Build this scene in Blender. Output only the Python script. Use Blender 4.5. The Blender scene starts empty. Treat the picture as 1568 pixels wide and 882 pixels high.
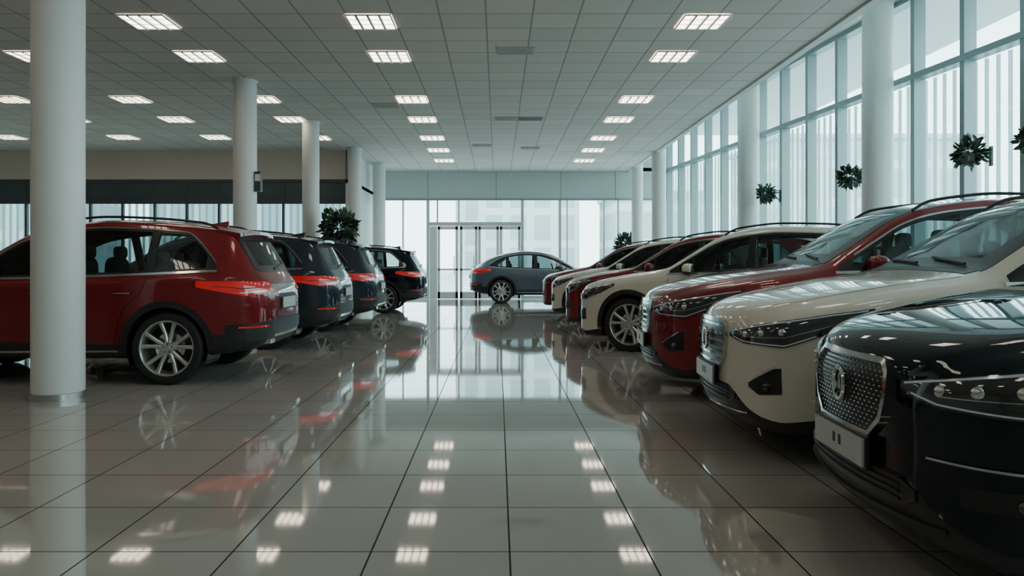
import bpy, bmesh, math, random
import numpy as np
from mathutils import Vector, Matrix
from mathutils.bvhtree import BVHTree
random.seed(4)
scene = bpy.context.scene
COL = scene.collection

# ------------------------------------------------------------------ materials
def new_mat(name):
    m = bpy.data.materials.new(name); m.use_nodes = True
    nt = m.node_tree
    return m, nt, nt.nodes["Principled BSDF"]

def pbr(name, col, rough=0.5, metal=0.0, coat=0.0, coat_rough=0.03, emis=None, es=0.0, ior=None, noise=0.0, nscale=8.0):
    m, nt, b = new_mat(name)
    b.inputs["Base Color"].default_value = (*col, 1)
    b.inputs["Roughness"].default_value = rough
    b.inputs["Metallic"].default_value = metal
    b.inputs["Coat Weight"].default_value = coat
    b.inputs["Coat Roughness"].default_value = coat_rough
    if ior: b.inputs["IOR"].default_value = ior
    if emis:
        b.inputs["Emission Color"].default_value = (*emis, 1)
        b.inputs["Emission Strength"].default_value = es
    if noise > 0:
        tc = nt.nodes.new("ShaderNodeTexCoord"); n = nt.nodes.new("ShaderNodeTexNoise")
        n.inputs["Scale"].default_value = nscale
        nt.links.new(tc.outputs["Object"], n.inputs["Vector"])
        mx = nt.nodes.new("ShaderNodeMix"); mx.data_type = 'RGBA'
        mx.inputs[6].default_value = (*[c*(1-noise) for c in col], 1)
        mx.inputs[7].default_value = (*[min(1, c*(1+noise)) for c in col], 1)
        nt.links.new(n.outputs["Fac"], mx.inputs[0])
        nt.links.new(mx.outputs[2], b.inputs["Base Color"])
    return m

def grid_mask(nt, size, ox, oy, lw):
    """returns socket: 1 on grid lines"""
    N, Lk = nt.nodes, nt.links
    tc = N.new("ShaderNodeTexCoord"); sp = N.new("ShaderNodeSeparateXYZ")
    Lk.new(tc.outputs["Object"], sp.inputs[0])
    outs, cells = [], []
    for ax, o in (("X", ox), ("Y", oy)):
        a = N.new("ShaderNodeMath"); a.operation = 'SUBTRACT'; a.inputs[1].default_value = o - 600*size
        Lk.new(sp.outputs[ax], a.inputs[0])
        d = N.new("ShaderNodeMath"); d.operation = 'DIVIDE'; d.inputs[1].default_value = size
        Lk.new(a.outputs[0], d.inputs[0])
        f = N.new("ShaderNodeMath"); f.operation = 'FRACT'; Lk.new(d.outputs[0], f.inputs[0])
        s = N.new("ShaderNodeMath"); s.operation = 'SUBTRACT'; s.inputs[1].default_value = 0.5
        Lk.new(f.outputs[0], s.inputs[0])
        ab = N.new("ShaderNodeMath"); ab.operation = 'ABSOLUTE'; Lk.new(s.outputs[0], ab.inputs[0])
        g = N.new("ShaderNodeMath"); g.operation = 'GREATER_THAN'; g.inputs[1].default_value = 0.5 - lw/size/2
        Lk.new(ab.outputs[0], g.inputs[0]); outs.append(g)
        fl = N.new("ShaderNodeMath"); fl.operation = 'FLOOR'; Lk.new(d.outputs[0], fl.inputs[0]); cells.append(fl)
    mx = N.new("ShaderNodeMath"); mx.operation = 'MAXIMUM'
    Lk.new(outs[0].outputs[0], mx.inputs[0]); Lk.new(outs[1].outputs[0], mx.inputs[1])
    cb = N.new("ShaderNodeCombineXYZ")
    Lk.new(cells[0].outputs[0], cb.inputs[0]); Lk.new(cells[1].outputs[0], cb.inputs[1])
    wn = N.new("ShaderNodeTexWhiteNoise"); Lk.new(cb.outputs[0], wn.inputs["Vector"])
    return mx.outputs[0], wn.outputs["Value"], tc

def mixrgb(nt, fac, a, b):
    mx = nt.nodes.new("ShaderNodeMix"); mx.data_type = 'RGBA'
    for i, v in ((6, a), (7, b)):
        if isinstance(v, tuple): mx.inputs[i].default_value = (*v, 1)
        else: nt.links.new(v, mx.inputs[i])
    if isinstance(fac, float): mx.inputs[0].default_value = fac
    else: nt.links.new(fac, mx.inputs[0])
    return mx.outputs[2]

def floor_mat():
    m, nt, b = new_mat("polished_tile")
    line, cell, tc = grid_mask(nt, 0.6, 0.052, 3.31, 0.008)
    n = nt.nodes.new("ShaderNodeTexNoise"); n.inputs["Scale"].default_value = 1.3; n.inputs["Detail"].default_value = 6
    nt.links.new(tc.outputs["Object"], n.inputs["Vector"])
    c1 = mixrgb(nt, n.outputs["Fac"], (0.36, 0.33, 0.305), (0.46, 0.425, 0.395))
    c2 = mixrgb(nt, cell, (0.38, 0.35, 0.325), (0.44, 0.405, 0.375))
    c = mixrgb(nt, 0.5, c1, c2)
    c = mixrgb(nt, line, c, (0.012, 0.011, 0.010))
    nt.links.new(c, b.inputs["Base Color"])
    mr = nt.nodes.new("ShaderNodeMapRange")
    mr.inputs[3].default_value = 0.04; mr.inputs[4].default_value = 0.6
    nt.links.new(line, mr.inputs[0]); nt.links.new(mr.outputs[0], b.inputs["Roughness"])
    iv = nt.nodes.new("ShaderNodeMapRange"); iv.inputs[3].default_value = 2.4; iv.inputs[4].default_value = 1.15
    nt.links.new(line, iv.inputs[0]); nt.links.new(iv.outputs[0], b.inputs["IOR"])
    bp = nt.nodes.new("ShaderNodeBump"); bp.inputs["Strength"].default_value = 0.004; bp.inputs["Distance"].default_value = 0.05
    n2 = nt.nodes.new("ShaderNodeTexNoise"); n2.inputs["Scale"].default_value = 2.2
    nt.links.new(tc.outputs["Object"], n2.inputs["Vector"])
    nt.links.new(n2.outputs["Fac"], bp.inputs["Height"]); nt.links.new(bp.outputs[0], b.inputs["Normal"])
    return m

def ceil_mat():
    m, nt, b = new_mat("ceiling_tile")
    line, cell, tc = grid_mask(nt, 0.6, -1.35, 9.8, 0.022)
    c = mixrgb(nt, cell, (0.63, 0.59, 0.55), (0.70, 0.66, 0.615))
    c = mixrgb(nt, line, c, (0.32, 0.31, 0.30))
    nt.links.new(c, b.inputs["Base Color"]); b.inputs["Roughness"].default_value = 0.85
    return m

def glass_mat(name, tint, refl=0.12):
    m = bpy.data.materials.new(name); m.use_nodes = True
    nt = m.node_tree; nt.nodes.clear()
    o = nt.nodes.new("ShaderNodeOutputMaterial"); t = nt.nodes.new("ShaderNodeBsdfTransparent")
    g = nt.nodes.new("ShaderNodeBsdfGlossy"); mx = nt.nodes.new("ShaderNodeMixShader")
    t.inputs[0].default_value = (*tint, 1); g.inputs["Roughness"].default_value = 0.02
    mx.inputs[0].default_value = refl
    nt.links.new(t.outputs[0], mx.inputs[1]); nt.links.new(g.outputs[0], mx.inputs[2])
    nt.links.new(mx.outputs[0], o.inputs[0])
    return m

def blind_mat():
    m = bpy.data.materials.new("vertical_blind"); m.use_nodes = True
    nt = m.node_tree; nt.nodes.clear()
    o = nt.nodes.new("ShaderNodeOutputMaterial"); d = nt.nodes.new("ShaderNodeBsdfDiffuse"); t = nt.nodes.new("ShaderNodeBsdfTranslucent")
    mx = nt.nodes.new("ShaderNodeMixShader"); mx.inputs[0].default_value = .6
    d.inputs[0].default_value = (.80,.88,.88,1); t.inputs[0].default_value = (.80,.88,.88,1)
    nt.links.new(d.outputs[0], mx.inputs[1]); nt.links.new(t.outputs[0], mx.inputs[2]); nt.links.new(mx.outputs[0], o.inputs[0])
    return m

M_floor = floor_mat(); M_ceil = ceil_mat()
M_glass = glass_mat("window_glass", (0.78, 0.90, 0.90), 0.08)
M_glass2 = glass_mat("tinted_glass", (0.42, 0.50, 0.51), 0.12)
M_beige = pbr("beige_paint", (0.56, 0.48, 0.42), 0.8, noise=0.04)
M_white = pbr("white_paint", (0.68, 0.70, 0.69), 0.45, noise=0.02)
M_vent = pbr("vent_paint", (0.50, 0.48, 0.46), 0.6, noise=0.02)
M_panel = pbr("header_panel", (0.50, 0.56, 0.56), 0.5, noise=0.03)
M_frame = pbr("mullion_metal", (0.24, 0.30, 0.31), 0.4, 0.3, noise=0.03)
M_frame2 = pbr("light_mullion", (0.60, 0.65, 0.65), 0.4, 0.2, noise=0.03)
M_dark = pbr("dark_trim", (0.05, 0.06, 0.065), 0.4, noise=0.05)
M_blind = blind_mat()
M_ground = pbr("outdoor_paving", (0.60, 0.62, 0.61), 0.9, noise=0.1, nscale=0.5)
M_lamp = pbr("lamp_diffuser", (0.9, 0.88, 0.8), 0.5, emis=(1.0, 0.85, 0.67), es=9.0)
M_metal = pbr("brushed_metal", (0.5, 0.5, 0.5), 0.3, 0.9, noise=0.05)
M_leaf = pbr("leaf_green", (0.035, 0.075, 0.045), 0.5, noise=0.5, nscale=6)
M_pot = pbr("pot_ceramic", (0.12, 0.12, 0.12), 0.4, noise=0.05)
M_stem = pbr("stem_bark", (0.10, 0.07, 0.04), 0.8, noise=0.2)

def bld_mat(name, a, bcol):
    m, nt, b = new_mat(name)
    tc = nt.nodes.new("ShaderNodeTexCoord"); br = nt.nodes.new("ShaderNodeTexBrick")
    mp = nt.nodes.new("ShaderNodeMapping"); mp.inputs["Rotation"].default_value = (math.radians(90), 0, 0)
    nt.links.new(tc.outputs["Object"], mp.inputs[0]); nt.links.new(mp.outputs[0], br.inputs["Vector"])
    br.offset = 0.0
    br.inputs["Scale"].default_value = 1.0; br.inputs["Brick Width"].default_value = 2.2; br.inputs["Row Height"].default_value = 3.0
    br.inputs["Mortar Size"].default_value = 0.35
    br.inputs["Color1"].default_value = (*a, 1); br.inputs["Color2"].default_value = (*a, 1); br.inputs["Mortar"].default_value = (*bcol, 1)
    nt.links.new(br.outputs["Color"], b.inputs["Base Color"]); b.inputs["Roughness"].default_value = 0.8
    return m
M_bld = bld_mat("building_facade", (0.40, 0.46, 0.48), (0.62, 0.66, 0.66))

def paint(name, col, metal=0.0, rough=0.3, spec=0.2, cior=1.5):
    m, nt, b = new_mat(name)
    tc = nt.nodes.new("ShaderNodeTexCoord"); n = nt.nodes.new("ShaderNodeTexNoise")
    n.inputs["Scale"].default_value = 900
    nt.links.new(tc.outputs["Object"], n.inputs["Vector"])
    c = mixrgb(nt, n.outputs["Fac"], tuple(v*0.85 for v in col), tuple(min(1, v*1.15) for v in col))
    nt.links.new(c, b.inputs["Base Color"])
    b.inputs["Metallic"].default_value = metal; b.inputs["Roughness"].default_value = rough
    b.inputs["Coat Weight"].default_value = 1.0; b.inputs["Coat Roughness"].default_value = 0.015
    b.inputs["Coat IOR"].default_value = cior; b.inputs["Specular IOR Level"].default_value = spec
    return m
P_red = paint("car_paint_red", (0.19, 0.006, 0.011), 0.2, 0.3)
P_cream = paint("car_paint_cream", (0.70, 0.655, 0.57), 0.0, 0.35)
P_black = paint("car_paint_black", (0.003, 0.006, 0.012), 0.0, 0.3, 0.0, 1.45)
P_blue = paint("car_paint_slate", (0.018, 0.030, 0.045), 0.2, 0.3, 0.1)
P_grey = paint("car_paint_grey", (0.11, 0.13, 0.165), 0.4, 0.3)
C_clad = pbr("car_cladding", (0.014, 0.015, 0.017), 0.45, noise=0.1)
def carglass():
    m = glass_mat("car_glass", (0.42, 0.48, 0.48)); nt = m.node_tree
    mx = [n for n in nt.nodes if n.type == 'MIX_SHADER'][0]
    f = nt.nodes.new("ShaderNodeFresnel"); f.inputs[0].default_value = 1.6
    nt.links.new(f.outputs[0], mx.inputs[0])
    return m
C_glass = carglass()
C_chrome = pbr("car_chrome", (0.62, 0.62, 0.62), 0.12, 1.0)
C_tire = pbr("car_tire", (0.012, 0.012, 0.012), 0.65, noise=0.2)
C_rim = pbr("car_rim", (0.56, 0.55, 0.53), 0.28, 0.8)
C_lens = pbr("car_headlight", (0.03, 0.035, 0.04), 0.05, 0.3, 1.0, 0.0, ior=1.7)
C_led = pbr("car_led", (0.45, 0.48, 0.5), 0.15, 0.6, emis=(0.8, 0.9, 1.0), es=0.08)
C_tail = pbr("car_taillight", (0.36, 0.006, 0.008), 0.08, 0.0, 1.0, 0.0, emis=(1.0, 0.02, 0.02), es=0.24)
C_plate = pbr("car_plate", (0.50, 0.50, 0.50), 0.4, noise=0.1, nscale=30)
C_grille = pbr("car_grille", (0.010, 0.010, 0.012), 0.3)
C_inter = pbr("car_interior", (0.05, 0.05, 0.052), 0.7, noise=0.1)
C_seat = pbr("car_seat_leather", (0.16, 0.15, 0.14), 0.5, noise=0.1)
CARM = [None, C_clad, C_glass, C_chrome, C_tire, C_rim, C_lens, C_led, C_tail, C_plate, C_grille, C_inter, C_seat]
PAINT, CLAD, GLASS, CHROME, TIRE, RIM, LENS, LED, TAIL, PLATE, GRILLE, INTER, SEAT = range(13)

# ------------------------------------------------------------------ mesh builder
class MB:
    def __init__(s): s.v = []; s.f = []; s.m = []
    def add(s, vs, fs, m=0):
        o = len(s.v); s.v += [tuple(p) for p in vs]
        for f in fs: s.f.append([o+i for i in f]); s.m.append(m)
    def box(s, c, size, m=0, mat=None):
        hx, hy, hz = size[0]/2, size[1]/2, size[2]/2
        vs = [Vector((x, y, z)) for z in (-hz, hz) for y in (-hy, hy) for x in (-hx, hx)]
        if mat is not None: vs = [mat @ v for v in vs]
        vs = [v + Vector(c) for v in vs]
        s.add(vs, [(0,2,3,1),(4,5,7,6),(0,1,5,4),(2,6,7,3),(0,4,6,2),(1,3,7,5)], m)
    def b2(s, x0, x1, y0, y1, z0, z1, m=0):
        s.box(((x0+x1)/2, (y0+y1)/2, (z0+z1)/2), (abs(x1-x0), abs(y1-y0), abs(z1-z0)), m)
    def lathe(s, prof, n, m=0, M=None, closed=False):
        vs = []
        for r, h in prof:
            for i in range(n):
                a = 2*math.pi*i/n; vs.append(Vector((r*math.cos(a), r*math.sin(a), h)))
        if M is not None: vs = [M @ v for v in vs]
        fs = []
        for k in range(len(prof)-1):
            for i in range(n):
                j = (i+1) % n; fs.append((k*n+i, k*n+j, (k+1)*n+j, (k+1)*n+i))
        if closed:
            fs.append(tuple(range(n-1, -1, -1))); fs.append(tuple(range((len(prof)-1)*n, len(prof)*n)))
        s.add(vs, fs, m)
    def sphere(s, c, r, m=0, n=14, k=9, p=1.0):
        vs = []
        f = lambda q: math.copysign(abs(q)**p, q)
        for a in range(k+1):
            t = math.pi*a/k
            for i in range(n):
                ph = 2*math.pi*i/n
                vs.append((c[0]+r[0]*f(math.sin(t))*f(math.cos(ph)), c[1]+r[1]*f(math.sin(t))*f(math.sin(ph)), c[2]+r[2]*f(math.cos(t))))
        fs = [(a*n+i, (a+1)*n+i, (a+1)*n+(i+1) % n, a*n+(i+1) % n) for a in range(k) for i in range(n)]
        s.add(vs, fs, m)
    def tube(s, pts, r, m=0, n=8):
        rings = []; pts = [Vector(p) for p in pts]
        for i, p in enumerate(pts):
            d = (pts[min(i+1, len(pts)-1)] - pts[max(i-1, 0)]).normalized()
            up = Vector((0, 0, 1)) if abs(d.z) < 0.9 else Vector((1, 0, 0))
            a = d.cross(up).normalized(); b = a.cross(d)
            rings += [p + a*r*math.cos(2*math.pi*k/n) + b*r*math.sin(2*math.pi*k/n) for k in range(n)]
        fs = [(i*n+k, i*n+(k+1) % n, (i+1)*n+(k+1) % n, (i+1)*n+k) for i in range(len(pts)-1) for k in range(n)]
        fs.append(tuple(range(n-1, -1, -1))); L0 = (len(pts)-1)*n; fs.append(tuple(range(L0, L0+n)))
        s.add(rings, fs, m)
    def mesh(s, name, mats, angle=None):
        me = bpy.data.meshes.new(name); me.from_pydata(s.v, [], s.f)
        for m in mats: me.materials.append(m)
        me.polygons.foreach_set("material_index", s.m)
        if angle:
            bm = bmesh.new(); bm.from_mesh(me)
            bmesh.ops.recalc_face_normals(bm, faces=bm.faces)
            for f in bm.faces: f.smooth = True
            for e in bm.edges:
                if len(e.link_faces) == 2 and e.calc_face_angle(0) > math.radians(angle): e.smooth = False
            bm.to_mesh(me); bm.free()
        me.update(); return me
    def obj(s, name, mats, angle=None, parent=None, loc=(0,0,0), rotz=0):
        o = bpy.data.objects.new(name, s.mesh(name, mats, angle)); COL.objects.link(o)
        o.location = loc; o.rotation_euler = (0, 0, rotz)
        if parent: o.parent = parent
        return o

def empty(name, loc=(0,0,0), rotz=0):
    e = bpy.data.objects.new(name, None); COL.objects.link(e); e.location = loc; e.rotation_euler = (0,0,rotz); return e

# ------------------------------------------------------------------ car
def pchip(tab):
    xs = np.array([t[0] for t in tab], float); ys = np.array([t[1] for t in tab], float)
    h = np.diff(xs); d = np.diff(ys)/h; n = len(xs); m = np.zeros(n)
    m[0] = d[0]; m[-1] = d[-1]
    for i in range(1, n-1):
        if d[i-1]*d[i] > 0:
            w1 = 2*h[i]+h[i-1]; w2 = h[i]+2*h[i-1]
            m[i] = (w1+w2)/(w1/d[i-1]+w2/d[i])
    def f(x):
        x = min(max(x, xs[0]), xs[-1]); i = min(max(int(np.searchsorted(xs, x))-1, 0), n-2)
        t = (x-xs[i])/h[i]
        return float((1+2*t)*(1-t)**2*ys[i] + t*(1-t)**2*h[i]*m[i] + t*t*(3-2*t)*ys[i+1] + t*t*(t-1)*h[i]*m[i+1])
    return f

def inpoly(p, poly):
    x, y = p; c = False; n = len(poly)
    for i in range(n):
        x1, y1 = poly[i]; x2, y2 = poly[(i+1) % n]
        if (y1 > y) != (y2 > y) and x < (x2-x1)*(y-y1)/(y2-y1)+x1: c = not c
    return c

def car_mesh(name, style="slat", coupe=False):
    L = 4.65; XF, XR, ZW = 0.93, 3.66, 0.37
    if not coupe:
        zt = pchip([(0,.73),(.02,.80),(.05,.85),(.11,.895),(.25,.945),(.5,1.0),(.9,1.07),(1.3,1.125),(1.42,1.155),(1.6,1.26),(1.85,1.42),(2.08,1.555),(2.27,1.622),(2.55,1.672),(2.9,1.70),(3.4,1.685),(3.9,1.64),(4.15,1.60),(4.26,1.54),(4.4,1.33),(4.5,1.16),(4.56,1.08),(4.61,1.0),(4.64,.93),(4.65,.88)])
        zbelt = pchip([(0,.67),(.02,.72),(.05,.765),(.11,.81),(.25,.865),(.5,.93),(.9,.99),(1.4,1.03),(2.5,1.055),(3.7,1.10),(4.2,1.12),(4.4,1.09),(4.5,1.04),(4.56,.985),(4.61,.92),(4.64,.86),(4.65,.82)])
        Wr = pchip([(0,.34),(.05,.52),(.11,.60),(.25,.68),(.5,.735),(1.3,.79),(1.47,.78),(1.8,.725),(2.18,.665),(2.5,.645),(3.3,.635),(4.0,.605),(4.25,.60),(4.45,.66),(4.56,.64),(4.61,.56),(4.65,.42)])
    else:
        zt = pchip([(0,.72),(.02,.78),(.05,.83),(.11,.88),(.25,.92),(.5,.96),(.9,1.0),(1.2,1.03),(1.3,1.06),(1.5,1.18),(1.75,1.33),(2.0,1.46),(2.2,1.53),(2.5,1.59),(2.9,1.61),(3.3,1.57),(3.7,1.48),(4.05,1.35),(4.3,1.21),(4.45,1.13),(4.55,1.08),(4.61,1.0),(4.64,.93),(4.65,.88)])
        zbelt = pchip([(0,.66),(.02,.71),(.05,.76),(.11,.80),(.25,.84),(.5,.88),(.9,.92),(1.3,.96),(2.5,1.0),(3.7,1.05),(4.2,1.08),(4.4,1.06),(4.5,1.03),(4.56,.985),(4.61,.92),(4.64,.86),(4.65,.82)])
        Wr = pchip([(0,.34),(.05,.52),(.11,.60),(.25,.68),(.5,.735),(1.2,.79),(1.35,.78),(1.7,.715),(2.1,.655),(2.5,.635),(3.3,.61),(3.9,.60),(4.3,.68),(4.5,.70),(4.56,.64),(4.61,.56),(4.65,.42)])
    zb = pchip([(0,.33),(.02,.25),(.06,.20),(.15,.17),(.45,.18),(.9,.22),(1.3,.24),(3.4,.25),(4.1,.28),(4.4,.32),(4.55,.36),(4.62,.42),(4.65,.48)])
    W = pchip([(0,.50),(.02,.62),(.05,.71),(.11,.79),(.22,.855),(.4,.91),(.65,.945),(.95,.955),(1.5,.935),(2.3,.925),(3.1,.94),(3.66,.96),(4.0,.945),(4.25,.915),(4.42,.87),(4.52,.82),(4.59,.745),(4.63,.65),(4.65,.56)])
    drop = pchip([(0,.02),(1.2,.03),(1.9,.06),(2.5,.065),(4.0,.07),(4.4,.04),(4.65,.02)])
    kd = pchip([(0,.06),(.3,.11),(.9,.18),(3.6,.16),(4.1,.22),(4.65,.16)])

    def keys(x):
        b, t, w, bl, wr = zb(x), zt(x), W(x), zbelt(x), min(Wr(x), W(x)*.9)
        zr = t - drop(x); wb = w*.955
        z3 = b + kd(x); z4 = z3 + (bl - z3)*.50
        return [(0,b),(w*.6,b),(w*.86,b+.012),(w*.955,b+.35*kd(x)),(w*.975,z3),(w*.985,z3+(z4-z3)*.5),(w,z4+.03),(w*.996,bl-.085),(w*.982,bl-.03),(wb,bl+.005),
                (wb+(wr-wb)*.5+.012, bl+(zr-bl)*.55),(wr+.012,zr-.01),(wr*.90,zr+(t-zr)*.45),(wr*.5,t-(t-zr)*.14),(0,t)]
    NS = 4; CLSEG = 4
    def ring(x):
        k = [Vector(p) for p in keys(x)]; out = []
        k2 = [Vector((-k[1].x, k[1].y))] + k + [Vector((-k[-2].x, k[-2].y))]
        for i in range(1, len(k2)-2):
            p0, p1, p2, p3 = k2[i-1:i+3]
            for j in range(NS):
                t = j/NS
                l = (p2-p1).length
                m1 = (p2-p0); m2 = (p3-p1)
                m1 = m1.normalized()*l*.9 if m1.length > 1e-6 else m1
                m2 = m2.normalized()*l*.9 if m2.length > 1e-6 else m2
                q = (2*t**3-3*t*t+1)*p1 + (t**3-2*t*t+t)*m1 + (-2*t**3+3*t*t)*p2 + (t**3-t*t)*m2
                out.append((q.x, q.y))
        out[0] = (0, out[0][1]); out.append((0, k[-1].y)); return out
    raw = sorted([L*(.6*t + .4*.5*(1-math.cos(math.pi*t))) for t in np.linspace(0,1,120)] + [.005,.012,.02,.03,.045,.06,L-.005,L-.012,L-.02,L-.03,L-.045,L-.06])
    xs = [raw[0]]
    for x in raw[1:]:
        if x-xs[-1] > .0035: xs.append(x)
    xs[-1] = L
    warp = lambda x, y: x + (.20*y*y*(1-x/1.3) if x < 1.3 else 0) - (.07*y*y*(1-(L-x)/.9) if x > L-.9 else 0)
    verts = []; faces = []; mi = []
    M = None
    for x in xs:
        r = ring(x); M = len(r)
        verts += [(warp(x, y), y, z) for y, z in r] + [(warp(x, y), -y, z) for y, z in r[-2:0:-1]]
    R = 2*M-2
    def segm(i):
        s = i if i < M-1 else R-1-i
        return CLAD if s < CLSEG*NS else PAINT
    for k in range(len(xs)-1):
        for i in range(R):
            j = (i+1) % R
            faces.append((k*R+i, k*R+j, (k+1)*R+j, (k+1)*R+i)); mi.append(segm(i))
    # end caps with intermediate columns so the warp stays smooth
    for base, xx in ((0, 0.0), ((len(xs)-1)*R, L)):
        r = ring(xx); NC = 10; idx = []
        for i in range(M):
            a = i; la = (R-a) % R; y = r[i][0]
            if a == la: idx.append([base+a]*(NC+1)); continue
            row = [base+a]
            for c in range(1, NC):
                yy = y*(1-2*c/NC); verts.append((warp(xx, yy), yy, r[i][1])); row.append(len(verts)-1)
            row.append(base+la); idx.append(row)
        for i in range(M-1):
            for c in range(NC):
                f = []
                for q in (idx[i][c], idx[i+1][c], idx[i+1][c+1], idx[i][c+1]):
                    if q not in f: f.append(q)
                if len(f) > 2: faces.append(tuple(f)); mi.append(segm(i))
    bb = MB(); bb.v = verts; bb.f = [list(f) for f in faces]; bb.m = mi
    me = bb.mesh("tmpbody", [C_clad]*13, None)
    bm = bmesh.new(); bm.from_mesh(me); bmesh.ops.recalc_face_normals(bm, faces=bm.faces)
    bvh = BVHTree.FromBMesh(bm)
    AX = {'x': 0, 'y': 1, 'z': 2}
    def cutout(poly, axes, pred):
        i0, i1 = AX[axes[0]], AX[axes[1]]
        n = len(poly)
        for k in range(n):
            p, q = poly[k], poly[(k+1) % n]
            if math.dist(p, q) < 1e-6: continue
            lo0, hi0 = min(p[0], q[0])-1e-4, max(p[0], q[0])+1e-4; lo1, hi1 = min(p[1], q[1])-1e-4, max(p[1], q[1])+1e-4
            fs = []
            for f in bm.faces:
                if not pred(f.calc_center_median(), f.normal): continue
                a = [v.co[i0] for v in f.verts]; b = [v.co[i1] for v in f.verts]
                if max(a) < lo0 or min(a) > hi0 or max(b) < lo1 or min(b) > hi1: continue
                fs.append(f)
            if not fs: continue
            geom = list(set([v for f in fs for v in f.verts])) + list(set([e for f in fs for e in f.edges])) + fs
            no = Vector((0,0,0)); no[i0] = -(q[1]-p[1]); no[i1] = q[0]-p[0]; co = Vector((0,0,0)); co[i0] = p[0]; co[i1] = p[1]
            bmesh.ops.bisect_plane(bm, geom=geom, dist=1e-5, plane_co=co, plane_no=no.normalized())
        dl = []
        for f in bm.faces:
            c = f.calc_center_median()
            if pred(c, f.normal) and inpoly((c[i0], c[i1]), poly): dl.append(f)
        bmesh.ops.delete(bm, geom=dl, context='FACES')
    RA = 0.415
    for cx in (XF, XR):
        circ = [(cx+RA*math.cos(2*math.pi*k/44), ZW+RA*math.sin(2*math.pi*k/44)) for k in range(44)]
        cutout(circ, 'xz', lambda c, n: abs(c.y) > .53)
    xa, xe = (1.50, 4.14) if not coupe else (1.42, 4.02)
    xt = 3.78 if not coupe else 3.6
    lo = lambda x: zbelt(x)+.032
    def up(x):
        u = zt(x)-drop(x)-.045
        if x > xt:
            e = lo(xe)+.07; u0 = zt(xt)-drop(xt)-.045; t = (x-xt)/(xe-xt)
            u = min(u, u0+(e-u0)*t**1.3)
        return max(u, lo(x)+.012)
    g = .018
    glo = lambda x: lo(x)+g
    gup = lambda x: max(up(x)-g, lo(x)+g+.004)
    X0g, X1g = xa+.12, xe-.09
    sx = np.linspace(X0g, X1g, 22)
    cutout([(x, glo(x)) for x in sx]+[(x, gup(x)) for x in sx[::-1]], 'xz', lambda c, n: abs(c.y) > .5 and abs(n.y) > .35)
    wx0, wx1 = (1.52, 2.17) if not coupe else (1.42, 2.1)
    wy = .545
    cutout([(wx0,-wy),(wx1,-wy),(wx1,wy),(wx0,wy)], 'xy', lambda c, n: c.z > 1.0)
    if not coupe:
        cutout([(-.50,1.19),(.50,1.19),(.50,1.47),(-.50,1.47)], 'yz', lambda c, n: c.x > 4.2)
    mb = MB()
    bm.verts.index_update()
    mb.v = [tuple(v.co) for v in bm.verts]
    for f in bm.faces: mb.f.append([v.index for v in f.verts]); mb.m.append(f.material_index)
    bm.free()
    # wheel-well liners
    for cx in (XF, XR):
        for s in (1, -1):
            vs = []; fs = []; n = 30
            for k in range(n+1):
                a = math.radians(-25+230*k/n)
                for y in (.50, .90): vs.append((cx+(RA+.004)*math.cos(a), s*y, max(.2, ZW+(RA+.004)*math.sin(a))))
            for k in range(n): fs.append((2*k, 2*k+1, 2*k+3, 2*k+2))
            mb.add(vs, fs, CLAD)
            mb.add([(cx+(RA+.004)*math.cos(a), s*.50, max(.2, ZW+(RA+.004)*math.sin(a))) for a in np.linspace(0, 2*math.pi, 31)[:-1]], [tuple(range(30))], CLAD)
    # cabin floor (at belt) and headliner
    fx = np.linspace(xa-.06, 4.32 if not coupe else 4.1, 20)
    vs = []; fs = []
    for x in fx:
        for v in (-1, 1): vs.append((x, v*(W(x)*.955-.03), min(lo(x)+.01, zt(x)-.02)))
    for k in range(len(fx)-1): fs.append((2*k, 2*k+1, 2*k+3, 2*k+2))
    mb.add(vs, fs, INTER)
    hx = np.linspace(wx1-.02, 4.16 if not coupe else 3.7, 14); vs = []; fs = []
    for x in hx:
        for v in (-1,-.8,-.4,0,.4,.8,1): vs.append((x, v*(Wr(x)-.03), zt(x)-.05-.03*v*v))
    for k in range(len(hx)-1):
        for j in range(6): fs.append((7*k+j, 7*k+j+1, 7*k+j+8, 7*k+j+7))
    mb.add(vs, fs, INTER)

    CF, CR = 1.1, 3.55
    def proj(mode, s, a, b):
        if mode == 'side': o, d = Vector((a, s*3, b)), Vector((0, -s, 0))
        elif mode == 'front': o, d = Vector((-3, a*s, b)), Vector((1, 0, 0))
        elif mode == 'rear': o, d = Vector((9, a*s, b)), Vector((-1, 0, 0))
        elif mode == 'top': o, d = Vector((a, b*s, 5)), Vector((0, 0, -1))
        else:
            p = math.radians(a)
            if mode == 'fw': c = Vector((CF, 0, b)); u = Vector((-math.cos(p), s*math.sin(p), 0))
            else: c = Vector((CR, 0, b)); u = Vector((math.cos(p), s*math.sin(p), 0))
            o, d = c + u*4, -u
        loc, n, idx, dist = bvh.ray_cast(o, d)
        if loc is None: return None
        if n.dot(d) > 0: n = -n
        return loc, n
    def gridpanel(mode, s, rows, mat, off, depth=.014):
        nu, nv = len(rows), len(rows[0]); P = []; ok = []
        for r in rows:
            for (a, b) in r:
                h = proj(mode, s, a, b)
                if h is None: P.append((Vector((0,0,0)), Vector((0,0,1)))); ok.append(False)
                else: P.append(h); ok.append(True)
        vs = [l + n*off for l, n in P]; fs = []
        for i in range(nu-1):
            for j in range(nv-1):
                q = (i*nv+j, i*nv+j+1, (i+1)*nv+j+1, (i+1)*nv+j)
                if all(ok[k] for k in q) and max((vs[q[0]]-vs[q[2]]).length, (vs[q[1]]-vs[q[3]]).length) < .35: fs.append(q)
        bd = [i*nv for i in range(nu)] + [(nu-1)*nv+j for j in range(1, nv)] + [i*nv+nv-1 for i in range(nu-2, -1, -1)] + [j for j in range(nv-2, 0, -1)]
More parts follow.
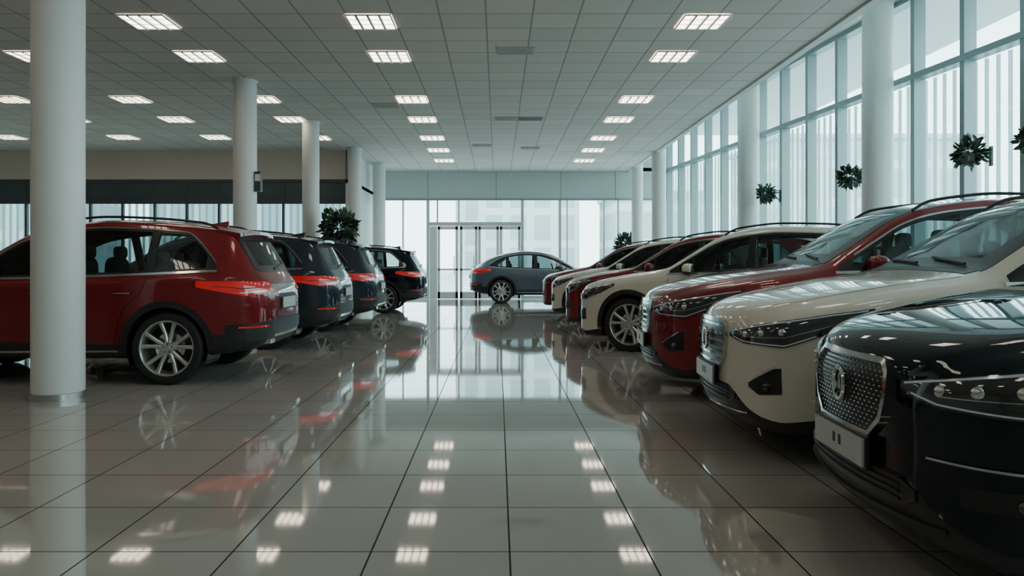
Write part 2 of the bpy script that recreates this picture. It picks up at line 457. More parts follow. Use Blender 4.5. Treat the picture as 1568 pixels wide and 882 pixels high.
        if all(ok) and depth > 0:
            o = len(vs); vs += [P[k][0] + P[k][1]*(off-depth) for k in bd]; n = len(bd)
            for k in range(n): fs.append((bd[k], bd[(k+1) % n], o+(k+1) % n, o+k))
        mb.add(vs, fs, mat)
    def hp(mode, a0, a1, nu, lo, up, mat, off, nv=4, sides=(1,-1), depth=.014):
        fl = lo if callable(lo) else (lambda a: float(np.interp(a, [p[0] for p in lo], [p[1] for p in lo])))
        fu = up if callable(up) else (lambda a: float(np.interp(a, [p[0] for p in up], [p[1] for p in up])))
        for s in sides:
            rows = [[(a, fl(a)+(fu(a)-fl(a))*j/nv) for j in range(nv+1)] for a in np.linspace(a0, a1, nu+1)]
            gridpanel(mode, s, rows, mat, off, depth)
    def strip(mode, path, w, mat, off, sides=(1,-1), depth=.014, step=.03, closed=False):
        pts = []
        path = list(path) + ([path[0]] if closed else [])
        for p, q in zip(path[:-1], path[1:]):
            n = max(1, int(math.dist(p, q)/step))
            pts += [(p[0]+(q[0]-p[0])*i/n, p[1]+(q[1]-p[1])*i/n) for i in range(n)]
        pts.append(path[-1]); rows = []
        for i, p in enumerate(pts):
            a = pts[max(i-1, 0)]; b = pts[min(i+1, len(pts)-1)]
            if closed and i in (0, len(pts)-1): a = pts[-2]; b = pts[1]
            d = Vector((b[0]-a[0], b[1]-a[1])).normalized(); nn = Vector((-d.y, d.x))*w/2
            rows.append([(p[0]+nn.x, p[1]+nn.y), (p[0]-nn.x, p[1]-nn.y)])
        for s in sides: gridpanel(mode, s, rows, mat, off, depth)

    # side glazing
    hp('side', xa, X0g+.01, 8, lo, up, GRILLE, .003, 4)
    hp('side', X1g-.01, xe, 6, lo, up, GRILLE, .003, 4)
    hp('side', xa, xe, 60, lo, lambda x: glo(x)+.008, GRILLE, .003, 1)
    hp('side', xa, xe, 60, lambda x: gup(x)-.008, up, GRILLE, .003, 1)
    for p0, p1 in ((1.80,1.83),(2.54,2.63),(3.42,3.50)):
        hp('side', p0, p1, 3, lo, up, GRILLE, .004, 5, depth=.04)
    hp('side', X0g, X1g, 50, glo, gup, GLASS, .0015, 5, depth=0)
    hp('side', xa-.03, xe+.02, 60, lambda x: lo(x)-.018, lambda x: lo(x)+.004, CHROME, .007, 1)
    hp('side', 1.65, xe, 60, lambda x: up(x)-.002, lambda x: up(x)+.012, CHROME, .006, 1)
    fy = lambda x: min(Wr(x), .9)-.055
    X0, X1 = wx0-.10, wx1+.03
    rows = [[(x, wy*v) for v in np.linspace(-1, 1, 17)] for x in np.linspace(wx0, wx1, 22)]
    gridpanel('top', 1, rows, GLASS, .002, depth=0)
    for s in (1, -1):
        rows = [[(x, wy-.02+(fy(x)-wy+.02)*v) for v in np.linspace(0, 1, 4)] for x in np.linspace(X0, X1, 22)]
        gridpanel('top', s, rows, GRILLE, .004)
    rows = [[(x, fy(x)*v) for v in np.linspace(-1, 1, 13)] for x in np.linspace(X0, wx0+.015, 5)]
    gridpanel('top', 1, rows, GRILLE, .004)
    rows = [[(x, fy(x)*v) for v in np.linspace(-1, 1, 13)] for x in np.linspace(wx1-.02, X1, 3)]
    gridpanel('top', 1, rows, GRILLE, .004)
    rows = [[(x, .70*v) for v in np.linspace(-1, 1, 11)] for x in np.linspace(X0-.08, X0, 4)]
    gridpanel('top', 1, rows, CLAD, .004)
    for y0 in (.1, -.5):
        pts = []
        for t in np.linspace(0, 1, 6):
            h = proj('top', 1, X0+.03+.06*t, y0+.5*t); pts.append(h[0]+Vector((0,0,.018)))
        mb.tube(pts, .009, CLAD)
    # cabin contents
    fz = lambda x: glo(x)+.004
    for y in (-.36, .36):
        z = fz(2.5); mb.sphere((2.52, y, z+.02), (.07, .23, .17), SEAT, 16, 10, .6)
        mb.sphere((2.56, y, z+.24), (.045, .125, .075), SEAT, 14, 8, .6)
    z = fz(3.35); mb.sphere((3.38, 0, z), (.07, .62, .12), SEAT, 18, 10, .5)
    for y in (-.38, 0, .38): mb.sphere((3.40, y, z+.15), (.04, .11, .06), SEAT, 12, 8, .6)
    pts = [(1.98+.05*math.sin(a), -.36+.17*math.cos(a), fz(2.0)+.02+.15*math.sin(a)) for a in np.linspace(0, 2*math.pi, 22)]
    mb.tube(pts, .013, CLAD)
    mb.sphere((1.78, -.36, fz(1.8)), (.12, .22, .05), INTER, 14, 8, .6)
    mb.box((2.02, 0, fz(2.0)+.34), (.02, .2, .06), CLAD); mb.tube([(2.02,0,fz(2.0)+.36),(2.09,0,zt(2.09)-.01)], .01, CLAD)
    if not coupe:
        hp('rear', -.52, .52, 22, lambda y: 1.18, lambda y: 1.475, GLASS, .002, 8, sides=(1,), depth=0)
        hp('rear', -.60, -.48, 4, [(-.60,1.17),(-.5,1.13)], [(-.60,1.45),(-.5,1.50)], GRILLE, .004, 8, sides=(1,-1))
        hp('rear', -.5, .5, 16, lambda y: 1.13, lambda y: 1.20, GRILLE, .004, 3, sides=(1,))
        hp('rear', -.5, .5, 16, lambda y: 1.46, lambda y: 1.50, GRILLE, .004, 3, sides=(1,))
        for (x0,x1,z0,z1,z2) in ((4.08,4.37,1.612,1.585,.035),):
            n = 14; vs = []; fs = []
            for i in range(n+1):
                v = -1+2*i/n; y = .60*v; cz = -.035*v*v; sx_ = -.06*v*v
                vs += [(x0,y,z0+cz),(x1+sx_,y,z1-.012+cz),(x1+sx_,y,z1-z2-.012+cz),(x0,y,z0-.09+cz)]
            for i in range(n):
                for k in range(4): fs.append((i*4+k, i*4+(k+1) % 4, (i+1)*4+(k+1) % 4, (i+1)*4+k))
            fs += [(0,1,2,3), (n*4+3,n*4+2,n*4+1,n*4)]
            mb.add(vs, fs, PAINT)
        mb.box((4.345, 0, 1.552), (.02, .32, .016), TAIL)
        mb.box((4.50, .12, 1.19), (.03, .34, .02), CLAD, Matrix.Rotation(.15, 3, 'X'))
        for s in (1, -1):
            pts = [(x, s*(Wr(x)-.045), zt(x)-.030+.040*min(1, min(x-2.2, 4.06-x)/.12)) for x in np.linspace(2.2, 4.06, 26)]
            mb.tube(pts, .013, CLAD)
        mb.add([(3.74,0,zt(3.74)),(3.97,.025,zt(3.97)-.01),(3.97,-.025,zt(3.97)-.01),(3.98,0,zt(3.97)+.065)], [(0,1,3),(0,3,2),(1,2,3),(0,2,1)], PAINT)
    else:
        hp('top', 3.70, 4.33, 16, lambda x: -.55, lambda x: .55, GRILLE, .004, 8, sides=(1,))
        mb.box((4.50, 0, 1.105), (.14, 1.1, .02), PAINT)
    # seams
    bl = .43
    strip('side', [(1.50,1.0),(1.44,.8),(1.44,.5),(1.46,bl)], .008, GRILLE, .0015, depth=.004)
    strip('side', [(2.585,1.05),(2.58,bl)], .008, GRILLE, .0015, depth=.004)
    strip('side', [(3.47,1.09),(3.40,.92),(3.24,.78),(3.16,.60),(3.12,bl)], .008, GRILLE, .0015, depth=.004)
    strip('side', [(1.46,bl),(3.12,bl)], .008, GRILLE, .0015, depth=.004)
    strip('side', [(1.43,.33),(3.16,.34)], .018, CHROME, .006)
    strip('side', [(3.86,.90),(4.02,.90),(4.02,1.02),(3.86,1.02)], .005, GRILLE, .0012, depth=.003, closed=True, sides=(1,))
    strip('top', [(.26,.56),(.4,.66),(.8,.71),(1.30,.74)], .005, GRILLE, .0012, depth=.004)
    for hx_ in (2.36, 3.22):
        for s in (1, -1):
            h = proj('side', s, hx_, .925)
            if h:
                mb.box(h[0]+Vector((0, s*.022, 0)), (.19, .018, .024), PAINT)
                mb.box(h[0]+Vector((0, s*.031, 0)), (.17, .004, .008), CHROME)
                mb.box(h[0]+Vector((-.085, s*.008, 0)), (.02, .03, .02), PAINT)
                mb.box(h[0]+Vector((.085, s*.008, 0)), (.02, .03, .02), PAINT)
    for s in (1, -1):
        mz = 1.125 if not coupe else 1.05
        mb.sphere((1.78, s*.965, mz), (.075, .105, .075), PAINT, 24, 14, .75)
        mb.sphere((1.80, s*.965, mz), (.062, .092, .060), GRILLE, 20, 12, .7)
        mb.sphere((1.775, s*.965, mz-.04), (.074, .103, .038), GRILLE, 16, 10, .75)
        mb.tube([(1.78, s*.83, mz-.085), (1.77, s*.94, mz-.05)], .026, GRILLE)
    for cx in (XF, XR):
        for s in (1, -1):
            rows = []
            for a in np.linspace(-8, 188, 50):
                ar = math.radians(a)
                rows.append([(cx+math.cos(ar)*r, max(ZW+math.sin(ar)*r, .285)) for r in (RA-.002, RA+.03, RA+.062)])
            gridpanel('side', s, rows, CLAD, .010, depth=.06)
    # wheels
    for cx in (XF, XR):
        for s in (1, -1):
            Mx = Matrix.Translation((cx, s*.812, ZW)) @ Matrix.Rotation(-s*math.pi/2, 4, 'X')
            T = .37
            mb.lathe([(.272,-.105),(.30,-.118),(.345,-.115),(.362,-.10),(T,-.075),(T,-.03),(T-.006,-.027),(T-.006,-.02),(T,-.017),(T,.017),(T-.006,.02),(T-.006,.027),(T,.03),(T,.075),(.362,.10),(.345,.115),(.31,.12),(.285,.115),(.275,.105)], 56, TIRE, Mx)
            mb.lathe([(.24,-.10),(.25,.06),(.262,.10),(.272,.113),(.280,.113),(.283,.105)], 56, RIM, Mx)
            mb.lathe([(.0,-.01),(.16,-.01),(.17,-.015),(.245,-.03)], 40, CLAD, Mx)
            mb.lathe([(.0,.012),(.155,.012),(.155,-.005)], 40, CHROME, Mx)
            mb.lathe([(.0,.102),(.028,.100),(.034,.092),(.06,.088),(.068,.07),(.068,.0)], 30, RIM, Mx)
            for k in range(5):
                for da in (-.20, .20):
                    a0 = 2*math.pi*k/5 + .3 + da*.9; a1 = 2*math.pi*k/5 + .3 + da*1.35
                    q = []
                    for r, a, w, zf in ((.045, a0, .022, .085), (.16, (a0+a1)/2, .017, .083), (.268, a1, .022, .106)):
                        c, sn = math.cos(a), math.sin(a)
                        for ww, zz in ((w, zf-.008), (w*.5, zf), (-w*.5, zf), (-w, zf-.008), (-w, zf-.04), (w, zf-.04)):
                            q.append(Mx @ Vector((r*c - ww*sn, r*sn + ww*c, zz)))
                    fs = [(i*6+j, i*6+(j+1) % 6, (i+1)*6+(j+1) % 6, (i+1)*6+j) for i in range(2) for j in range(6)]
                    mb.add(q, fs, RIM)
            for k in range(5):
                a = 2*math.pi*k/5+.3
                c = Mx @ Vector((.045*math.cos(a), .045*math.sin(a), .09))
                mb.sphere(c, (.008, .008, .008), CLAD, 8, 5)
    # ---- front
    if style == "mesh":
        gz = [(.53,.23),(.60,.31),(.70,.345),(.775,.33),(.81,.29)]
    else:
        gz = [(.51,.26),(.59,.36),(.70,.385),(.77,.36),(.80,.31)]
    gw = lambda z: float(np.interp(z, [p[0] for p in gz], [p[1] for p in gz]))
    z0, z1 = gz[0][0], gz[-1][0]
    rows = [[(gw(z)*v, z) for v in np.linspace(-1, 1, 19)] for z in np.linspace(z0, z1, 14)]
    gridpanel('front', 1, rows, GRILLE, .006, depth=.03)
    outline = [(w, z) for z, w in gz] + [(-w, z) for z, w in gz[::-1]]
    strip('front', outline, .020, CHROME, .022, sides=(1,), closed=True, depth=.04)
    if style == "mesh":
        nr = 15
        for i in range(nr):
            z = z0+.018+(z1-z0-.036)*i/(nr-1); w = gw(z)-.02
            for j in range(-20, 21):
                y = j*.034+(.017 if i % 2 else 0)
                if abs(y) > w: continue
                h = proj('front', 1, y, z)
                if h: mb.box(h[0]+h[1]*.012, (.008, .014, .005), CHROME)
    else:
        for i in range(6):
            z = z0+.03+(z1-z0-.055)*i/5; w = gw(z)-.012
            strip('front', [(-w, z), (w, z)], .015, CHROME, .022, sides=(1,), depth=.03)
    h = proj('front', 1, 0, (z0+z1)/2+.02)
    hb = h[0]+Vector((-.028, 0, 0))
    Mx = Matrix.Translation(hb) @ Matrix.Rotation(-math.pi/2, 4, 'Y') @ Matrix.Scale(1.25, 4, (1,0,0))
    mb.lathe([(.044,-.01),(.058,-.01),(.062,.0),(.056,.008),(.048,.008),(.044,0)], 28, CHROME, Mx)
    mb.tube([hb+Vector((-.004,.03,-.04)), hb+Vector((-.006,.012,0.012)), hb+Vector((-.006,-.012,-.012)), hb+Vector((-.004,-.03,.04))], .009, CHROME)
    # headlights
    hlo = [(21,.725),(30,.695),(44,.69),(56,.785),(68,.895)]
    hup = [(21,.76),(28,.785),(44,.845),(56,.89),(68,.925)]
    if coupe: hlo = [(a, b-.03) for a, b in hlo]; hup = [(a, b-.035) for a, b in hup]
    hp('fw', 21, 68, 38, hlo, hup, LENS, .007, 6, depth=.02)
    fl = lambda a: float(np.interp(a, [p[0] for p in hlo], [p[1] for p in hlo])); fu = lambda a: float(np.interp(a, [p[0] for p in hup], [p[1] for p in hup]))
    hp('fw', 22, 66, 34, lambda a: fu(a)-.012, lambda a: fu(a)-.005, LED, .0095, 1)
    hp('fw', 24, 52, 24, lambda a: fl(a)+.008, lambda a: fl(a)+.014, LED, .0095, 1)
    hp('fw', 30, 58, 20, lambda a: fl(a)*.62+fu(a)*.38-.002, lambda a: fl(a)*.62+fu(a)*.38+.002, CHROME, .0095, 1)
    for s in (1, -1):
        for ph in (30, 36.5, 43):
            h = proj('fw', s, ph, fl(ph)*.42+fu(ph)*.58)
            if h: mb.sphere(h[0]+h[1]*-.012, (.03, .03, .027), CHROME, 14, 8)
    hp('front', -.5, .5, 18, [(-.5,.35),(-.42,.31),(.42,.31),(.5,.35)], [(-.5,.38),(-.4,.42),(.4,.42),(.5,.38)], GRILLE, .008, 4, sides=(1,))
    for z in (.335,.36,.385,.41): strip('front', [(-.42,z),(.42,z)], .008, CLAD, .016, sides=(1,))
    if style == "mesh":
        hp('fw', 34, 54, 14, [(34,.38),(54,.40)], [(34,.45),(54,.48)], GRILLE, .004, 4)
        hp('fw', 28, 50, 26, [(28,.512),(50,.525)], [(28,.520),(50,.534)], CHROME, .012, 1)
        fog = (43, .42)
    else:
        hp('fw', 32, 43, 12, [(32,.44),(36,.40),(43,.42)], [(32,.46),(41,.565),(43,.57)], GRILLE, .004, 4)
        hp('fw', 32, 41, 8, [(32,.462),(41,.566)], [(32,.474),(41,.578)], CHROME, .010, 1)
        fog = (38.5, .455)
    for s in (1, -1):
        h = proj('fw', s, *fog)
        if h:
            mb.sphere(h[0], (.025,.025,.025), LENS, 14, 8)
            mb.tube([h[0]+Vector((0.03,0,0)), h[0]-Vector((.002,0,0))], .030, CLAD, 18)
    hp('front', -.62, .62, 26, [(-.62,.275),(0,.255),(.62,.275)], [(-.62,.285),(0,.265),(.62,.285)], CHROME if style != "mesh" else CLAD, .014, 1, sides=(1,))
    mb.box((-.030, 0, .455), (.014, .50, .11), PLATE)
    mb.box((-.020, 0, .455), (.014, .53, .13), CLAD)
    for k in (-.03, .03): mb.box((-.038, k, .46), (.003, .02, .04), CLAD)
    # ---- rear
    hp('rw', 25, 66, 34, [(25,.93),(44,.895),(66,.985)], [(25,1.02),(44,1.04),(66,1.045)], TAIL, .012, 5, depth=.025)
    hp('rw', 27, 58, 26, [(27,.972),(44,.965),(58,.990)], [(27,.980),(44,.973),(58,.996)], CLAD, .0145, 1)
    hp('rw', 30, 46, 26, [(30,.935),(46,.915)], [(30,.948),(46,.929)], LED, .0145, 1)
    strip('rear', [(-.5,.985),(.5,.985)], .028, CHROME, .010, sides=(1,))
    hp('rear', -.29, .29, 10, lambda y: .72, lambda y: .90, CLAD, .004, 3, sides=(1,))
    mb.box((4.668, 0, .80), (.012, .50, .115), PLATE)
    strip('rear', [(-.62,1.03),(-.60,.66),(.60,.66),(.62,1.03)], .008, GRILLE, .0015, sides=(1,), depth=.004)
    hp('rw', 22, 52, 22, [(22,.50),(52,.50)], [(22,.63),(52,.60)], CLAD, .008, 4)
    hp('rear', -.5, .5, 16, lambda y: .50, lambda y: .63, CLAD, .008, 4, sides=(1,))
    hp('rw', 30, 46, 12, [(30,.565),(46,.565)], [(30,.585),(46,.58)], TAIL, .014, 1)
    hp('rear', -.45, .45, 12, lambda y: .445, lambda y: .475, CHROME, .006, 2, sides=(1,))
    for s in (1, -1):
        mb.box((4.57, s*.52, .41), (.12, .16, .05), CHROME)
    mb.v = [(x-L/2, y, z) for x, y, z in mb.v]
    return mb.mesh(name, [P_black]+CARM[1:], 32)
mesh_slat = car_mesh("suv_slat", "slat")
mesh_grid = car_mesh("suv_grid", "mesh")
mesh_coupe = car_mesh("crossover", "slat", True)

def car(name, me, pnt, cx, cy, yaw=0, sc=1.0, scz=None):
    o = bpy.data.objects.new(name, me); COL.objects.link(o)
    o.location = (cx, cy, 0); o.rotation_euler = (0, 0, math.radians(yaw)); o.scale = (sc, sc, scz or sc)
    o.material_slots[0].link = 'OBJECT'; o.material_slots[0].material = pnt
    return o
HL = 2.325
def nose(name, me, pnt, nx, ny, yaw, sc=1.0, scz=None):
    y = math.radians(yaw); car(name, me, pnt, nx+HL*sc*math.cos(y), ny+HL*sc*math.sin(y), yaw, sc, scz)
# left row: tails toward the aisle
car("red_suv", mesh_slat, P_red, -2.40-HL, 8.74, 0, 1.0, 1.02)
car("slate_suv", mesh_slat, P_blue, -2.34-HL, 11.95, 0, 1.0, 1.02)
car("slate_suv", mesh_slat, P_blue, -2.24-HL, 14.85, 0, 1.0, 1.02)
car("black_suv", mesh_slat, P_black, -1.85-HL, 19.85)
# right row
nose("black_suv", mesh_grid, P_black, 1.53, 3.36, -3, 1.04, 1.05)
nose("cream_suv", mesh_slat, P_cream, 1.53, 5.52, -3, 1.04, 1.06)
nose("red_suv", mesh_slat, P_red, 1.48, 7.75, -4, 1.06, 1.10)
def diag(name, pnt, nx, ny, a):
    ar = math.radians(a); ax = Vector((-math.sin(ar), math.cos(ar))); px = Vector((math.cos(ar), math.sin(ar)))
    c = Vector((nx, ny)) - ax*HL + px*.93
    car(name, mesh_slat, pnt, c.x, c.y, a-90, 1.0, 1.04)
diag("cream_suv", P_cream, 1.02, 11.2, 62)
diag("red_suv", P_red, 1.02, 13.8, 62)
diag("cream_suv", P_cream, .95, 16.5, 62)
diag("red_suv", P_red, .92, 19.3, 62)
car("grey_crossover", mesh_coupe, P_grey, -.88+HL, 24.5, 180, 1.0, 1.03)

# ------------------------------------------------------------------ room
HC, HA = 4.45, 5.70
YB, YF, XL = 26.6, -6.0, -17.0
YP, XP = 21.6, -4.25
XE = 4.54
wx = lambda y: 8.16-.096*y

b = MB(); 
b.add([(XL,YF,0),(wx(YF)+.2,YF,0),(wx(YB)+.2,YB,0),(XL,YB,0),(XL,YF,-.1),(wx(YF)+.2,YF,-.1),(wx(YB)+.2,YB,-.1),(XL,YB,-.1)], [(0,1,2,3),(7,6,5,4),(0,4,5,1),(1,5,6,2),(2,6,7,3),(3,7,4,0)])
b.obj("floor", [M_floor])
b = MB(); b.b2(XL, XE, YF, YP, HC, HC+.12); b.b2(XP, XE, YP, YB, HC, HC+.12); b.obj("ceiling", [M_ceil])
b = MB(); b.b2(XE, 9.2, YF, YB, HA, HA+.12); b.obj("ceiling_atrium", [M_white])
b = MB(); b.b2(XE-.02, XE+.10, YF, YB, HC-.03, HA); b.obj("trim_1", [M_white])
b = MB(); b.b2(XL, 9.2, YF-.15, YF, -.1, HA); b.obj("wall_front", [M_beige])
b = MB(); b.b2(XL-.15, XL, YF, YP, -.1, HC); b.obj("wall_left", [M_beige])
zbk = 3.62
b = MB(); b.b2(XL, XP, YP, YP+.15, zbk, HC+.12); b.obj("wall_back_left", [M_beige])
b = MB(); b.b2(XP-.05, XP+.1, YP, YB, zbk-.1, HC+.1); b.b2(XP-.05, XP+.1, YP, YB, 0, zbk); b.obj("wall_side_left", [M_white])

def win(name, u0, u1, z0, z1, step, transoms, org, rotz, fm=M_frame, mw=.07, md=.14, blinds=None, dark=None, sill=.1, gm=None):
    e = empty(name, org, rotz)
    f = MB()
    n = max(1, int(round((u1-u0)/step))); st = (u1-u0)/n
    for i in range(n+1):
        u = u0+i*st; f.b2(u-mw/2, u+mw/2, -md/2, md/2, z0, z1)
    for z in [z0+sill/2, z1-.04]+transoms: f.b2(u0, u1, -md/2-.01, md/2+.01, z-.05, z+.05)
    f.obj("frame", [fm], parent=e)
    g = MB(); g.add([(u0,0,z0),(u1,0,z0),(u1,0,z1),(u0,0,z1)], [(0,1,2,3)]); g.obj("glass", [gm or M_glass], parent=e)
    if blinds:
        bz0, bz1, sp, w, off = blinds
        s = MB(); k = int((u1-u0)/sp)
        for i in range(k):
            u = u0+(i+.5)*sp; s.box((u, off, (bz0+bz1)/2), (w, .004, bz1-bz0), 0, Matrix.Rotation(.5, 3, 'Z'))
        s.obj("blind_slats", [M_blind], parent=e)
    if dark:
        d = MB(); d.b2(u0, u1, -.03, .03, dark[0], dark[1]); d.obj("dark_panel", [pbr("spandrel_glass", (0.06,0.085,0.095), .15, noise=.05)], parent=e)
    return e
ang = math.atan2(1, -.096); LW = math.hypot(YB-YF, .096*(YB-YF))
win("window_1", 0, LW, 0, HA, 1.15, [4.33, .9], (wx(YF), YF, 0), ang, M_frame, .10, .20, blinds=(.1, 4.28, .23, .06, -.16))
win("window_2", XL, XP, 0, zbk, .88, [2.98], (0, YP+.07, 0), 0, M_dark, .06, .1, blinds=(0.1, 2.95, .2, .07, .14), dark=(3.0, 3.55), gm=M_glass2)
b = MB()
b.b2(XP, wx(YB)+.1, YB, YB+.2, 3.48, HC+.12); b.b2(XE, wx(YB)+.1, YB, YB+.2, HC, HA)
for x in (-2.43, -.05, 2.2, 4.1): b.b2(x-.012, x+.012, YB-.006, YB+.01, 3.5, HC, 1)
b.b2(XP, wx(YB)+.1, YB-.03, YB+.2, 3.44, 3.50, 1)
b.obj("wall_back", [M_panel, M_frame])
e = empty("window_3")
f = MB()
for x, w in ((-4.2,.1),(-3.3,.05),(-2.43,.10),(-2.10,.05),(-1.35,.05),(.86,.10),(2.17,.09),(2.42,.04),(3.7,.05),(4.2,.06),(5.0,.06),(5.5,.1)):
    f.b2(x-w/2, x+w/2, YB+.02, YB+.14, 0 if not -2.2 < x < .5 else 2.6, 3.48)
f.b2(-2.43, .9, YB-.02, YB+.16, 2.55, 2.68); f.b2(XP, -2.4, YB+.03, YB+.13, 0, .12); f.b2(.82, wx(YB), YB+.03, YB+.13, 0, .12)
f.obj("frame", [M_frame2], parent=e)
g = MB()
for x0, x1, z0 in ((XP,-2.43,0),(.86,wx(YB),0),(-2.43,.86,2.62)): g.add([(x0,YB+.08,z0),(x1,YB+.08,z0),(x1,YB+.08,3.48),(x0,YB+.08,3.48)], [(0,1,2,3)])
g.obj("glass", [M_glass], parent=e)
def door(name, x0, x1, solid=0, pull=True):
    e = empty(name); f = MB(); y0, y1 = YB+.03, YB+.11
    w = .09
    f.b2(x0,x0+w,y0,y1,.01,2.54); f.b2(x1-w,x1,y0,y1,.01,2.54); f.b2(x0,x1,y0,y1,2.42,2.54); f.b2(x0,x1,y0,y1,.01,.25+solid)
    f.b2(x0,x1,y0,y1,1.0,1.06)
    f.obj("leaf_frame", [M_white], parent=e)
    g = MB(); g.add([(x0+w,YB+.07,.25),(x1-w,YB+.07,.25),(x1-w,YB+.07,2.4),(x0+w,YB+.07,2.4)], [(0,1,2,3)]); g.obj("glass", [M_glass], parent=e)
    if pull:
        h = MB(); h.tube([(x1-.13,YB-.03,.85),(x1-.13,YB-.03,1.5)], .015); h.box((x1-.13,YB,.9),(.02,.07,.02)); h.box((x1-.13,YB,1.45),(.02,.07,.02)); h.obj("pull_handle", [M_metal], 30, parent=e)
door("door_1", -2.10, -1.38); door("door_2", -1.32, -.70); door("door_3", -.68, .05); door("door_4", .07, .80, .1, False)
b = MB(); b.b2(-2.37,-2.11,YB+.03,YB+.10,0,2.54); b.obj("trim_2", [M_white])

def column(x, y, r, top):
    b = MB()
    b.lathe([(r,.0),(r,top)], 48, 0, None)
    b.lathe([(r+.012,0),(r+.012,.055),(r,.06)], 48, 1)
    b.lathe([(r+.02,top-.05),(r+.02,top)], 48, 0)
    b.obj("column", [M_white, M_metal], 35, loc=(x, y, 0))
column(-4.10, 7.13, .225, HC)
for x, y, r in ((-4.43,13.4,.20),(-4.23,17.3,.19),(-3.97,21.25,.19),(-3.80,24.5,.20)): column(x, y, r, HC)
for x, y, r in ((6.5,13.07,.245),(5.92,18.0,.235),(4.64,22.0,.20),(4.66,25.5,.19)): column(x, y, r, HC if x < XE else HA)
b = MB(); b.b2(-4.23,-4.13,13.3,13.42,2.5,2.85,0); b.b2(-4.225,-4.135,13.295,13.3,2.68,2.8,1); b.obj("column_sign", [M_dark, M_white])  # small dark sign with a white field, fixed to the second left column

def lightmesh():
    b = MB(); h = .3
    b.b2(-h, h, -h, h, -.008, 0.0, 1)
    for s in (-1, 1):
        b.b2(s*h-.02*(s > 0), s*h+.02*(s < 0), -h, h, -.022, 0, 0); b.b2(-h, h, s*h-.02*(s > 0), s*h+.02*(s < 0), -.022, 0, 0)
    for k in (-1, 0, 1): b.b2(k*.15-.016, k*.15+.016, -h, h, -.034, -.008, 0)
    for k in (-.1, .1): b.b2(-h, h, k-.006, k+.006, -.02, -.008, 0)
    return b.mesh("ceiling_light_panel", [M_metal, M_lamp])
lm = lightmesh()
def lamp(x, y):
    o = bpy.data.objects.new("ceiling_light_panel", lm); COL.objects.link(o); o.location = (x, y, HC)
ys = [.5, 2.9, 5.3, 7.7, 10.1, 11.8, 14.9, 17.0, 19.5, 21.6, 23.8]
for y in ys:
    lamp(-1.67, y); lamp(2.70, y)
for y in [.5, 2.9, 5.3, 7.7, 10.1, 11.8, 14.9, 17.0, 19.5]: lamp(-4.6, y)
for y in [2.9, 7.7, 11.8, 14.9, 17.0, 19.4]: lamp(-7.15, y); lamp(-9.5, y)
for y in [8, 14.9, 19.4]: lamp(-12.4, y)
for x, y in ((.275,11.5),(.74,16.9),(-2.27,15.5),(-.42,20.7),(.2,16.9),(.9,21.2)):
    b = MB(); b.b2(-.28,.28,-.2,.2,-.012,0,0)
    for k in range(5): b.b2(-.25,.25,-.17+k*.075,-.15+k*.075,-.022,-.012,1)
    b.obj("ceiling_vent", [M_vent, M_dark if x in (.74,) else M_vent], loc=(x, y, HC))

# ------------------------------------------------------------------ plants
def leaves(b, c, R, n, size, m=0):
    for _ in range(n):
        d = Vector((random.gauss(0,1), random.gauss(0,1), random.gauss(0,1))).normalized()
        p = Vector(c) + Vector((d.x*R[0], d.y*R[1], d.z*R[2]))*random.uniform(.35, 1.0)
        dirv = (d + Vector((random.uniform(-.6,.6), random.uniform(-.6,.6), random.uniform(-.7,.5)))).normalized()
        sd = dirv.cross(Vector((random.gauss(0,1), random.gauss(0,1), random.gauss(0,1)))).normalized()
        nn = dirv.cross(sd); s = size*random.uniform(.6,1.2); w = s*.22
        q = [p, p+dirv*s*.35+sd*w+nn*s*.06, p+dirv*s*.7+sd*w*.8, p+dirv*s-nn*s*.15, p+dirv*s*.7-sd*w*.8, p+dirv*s*.35-sd*w+nn*s*.06]
        b.add(q, [(0,1,2,3),(0,3,4,5)], m)
def potplant(x, y, top, r):
    b = MB()
    b.lathe([(0,0),(.20,0),(.27,.5),(.28,.52),(.25,.52),(.24,.46),(0,.46)], 28, 1)
    for k in range(5):
        a = k*1.3; b.tube([(.03*math.cos(a), .03*math.sin(a), .4), (.08*math.cos(a), .08*math.sin(a), top*.5), (.2*math.cos(a), .2*math.sin(a), top-r*.8)], .014, 2)
    leaves(b, (0,0,top-r*1.1), (r,r,r*1.2), 420, .20)
    b.obj("potted_plant", [M_leaf, M_pot, M_stem], 60, loc=(x, y, 0))
potplant(-3.45, 16.6, 2.36, .33)
potplant(4.36, 26.0, 2.2, .30)
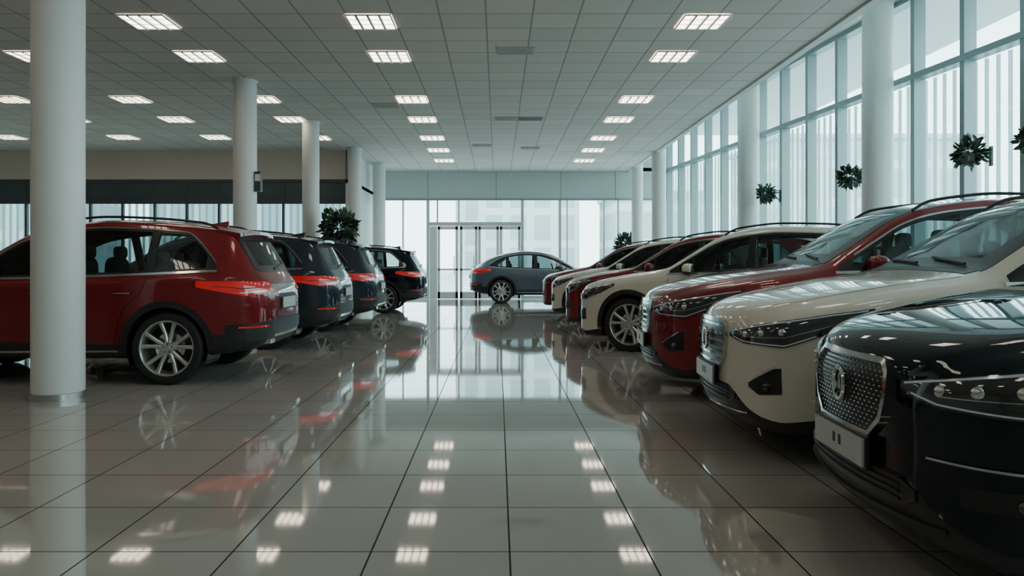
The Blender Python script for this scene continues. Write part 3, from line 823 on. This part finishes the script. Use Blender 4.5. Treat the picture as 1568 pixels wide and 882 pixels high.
def hangplant(y, z):
    x = wx(y)-.42; b = MB()
    b.lathe([(0,-.16),(.08,-.16),(.13,.0),(.135,.01),(.115,.01),(0,-.01)], 20, 1)
    leaves(b, (0,0,.02), (.18,.18,.17), 260, .12)
    b.tube([(.30,0,.06),(.12,0,.0)], .012, 3); b.tube([(.30,0,-.12),(.12,0,-.02)], .01, 3); b.box((.31,0,-.03),(.03,.05,.28),3)
    b.obj("wall_planter", [M_leaf, M_pot, M_stem, M_dark], 60, loc=(x, y, z))
for y in (9.65, 10.85, 13.9, 17.3): hangplant(y, 2.80)

# ------------------------------------------------------------------ outdoors
b = MB(); b.b2(-150,150,-60,200,-.2,-.11); b.obj("ground", [M_ground])
for x, y, w, d, h in ((-18,62,16,10,9),(3,75,9,10,13),(14,70,8,10,7),(30,66,16,12,11),(-2,95,6,8,18),(-40,55,20,12,10)):
    b = MB(); b.b2(-w/2,w/2,-d/2,d/2,-.1,h); b.b2(-w/2-.2,w/2+.2,-d/2-.2,d/2+.2,h,h+.4); b.obj("office_building", [M_bld], loc=(x,y,0))

# ------------------------------------------------------------------ world + camera
w = bpy.data.worlds.new("overcast"); scene.world = w; w.use_nodes = True
nt = w.node_tree; bg = nt.nodes["Background"]
tc = nt.nodes.new("ShaderNodeTexCoord"); sp = nt.nodes.new("ShaderNodeSeparateXYZ"); cr = nt.nodes.new("ShaderNodeValToRGB")
nt.links.new(tc.outputs["Generated"], sp.inputs[0]); nt.links.new(sp.outputs["Z"], cr.inputs[0])
cr.color_ramp.elements[0].position = 0.0; cr.color_ramp.elements[0].color = (.80,.97,.98,1)
cr.color_ramp.elements[1].position = .7; cr.color_ramp.elements[1].color = (.64,.86,.91,1)
nt.links.new(cr.outputs[0], bg.inputs[0]); bg.inputs[1].default_value = 7.0

cam = bpy.data.cameras.new("camera"); co = bpy.data.objects.new("camera", cam); COL.objects.link(co)
co.location = (0, 0, 1.25); co.rotation_euler = (math.radians(90), 0, 0)
cam.lens = 26.86; cam.sensor_width = 36; cam.shift_x = 22/1568; cam.shift_y = -38/1568
cam.clip_start = .05; cam.clip_end = 500
scene.camera = co
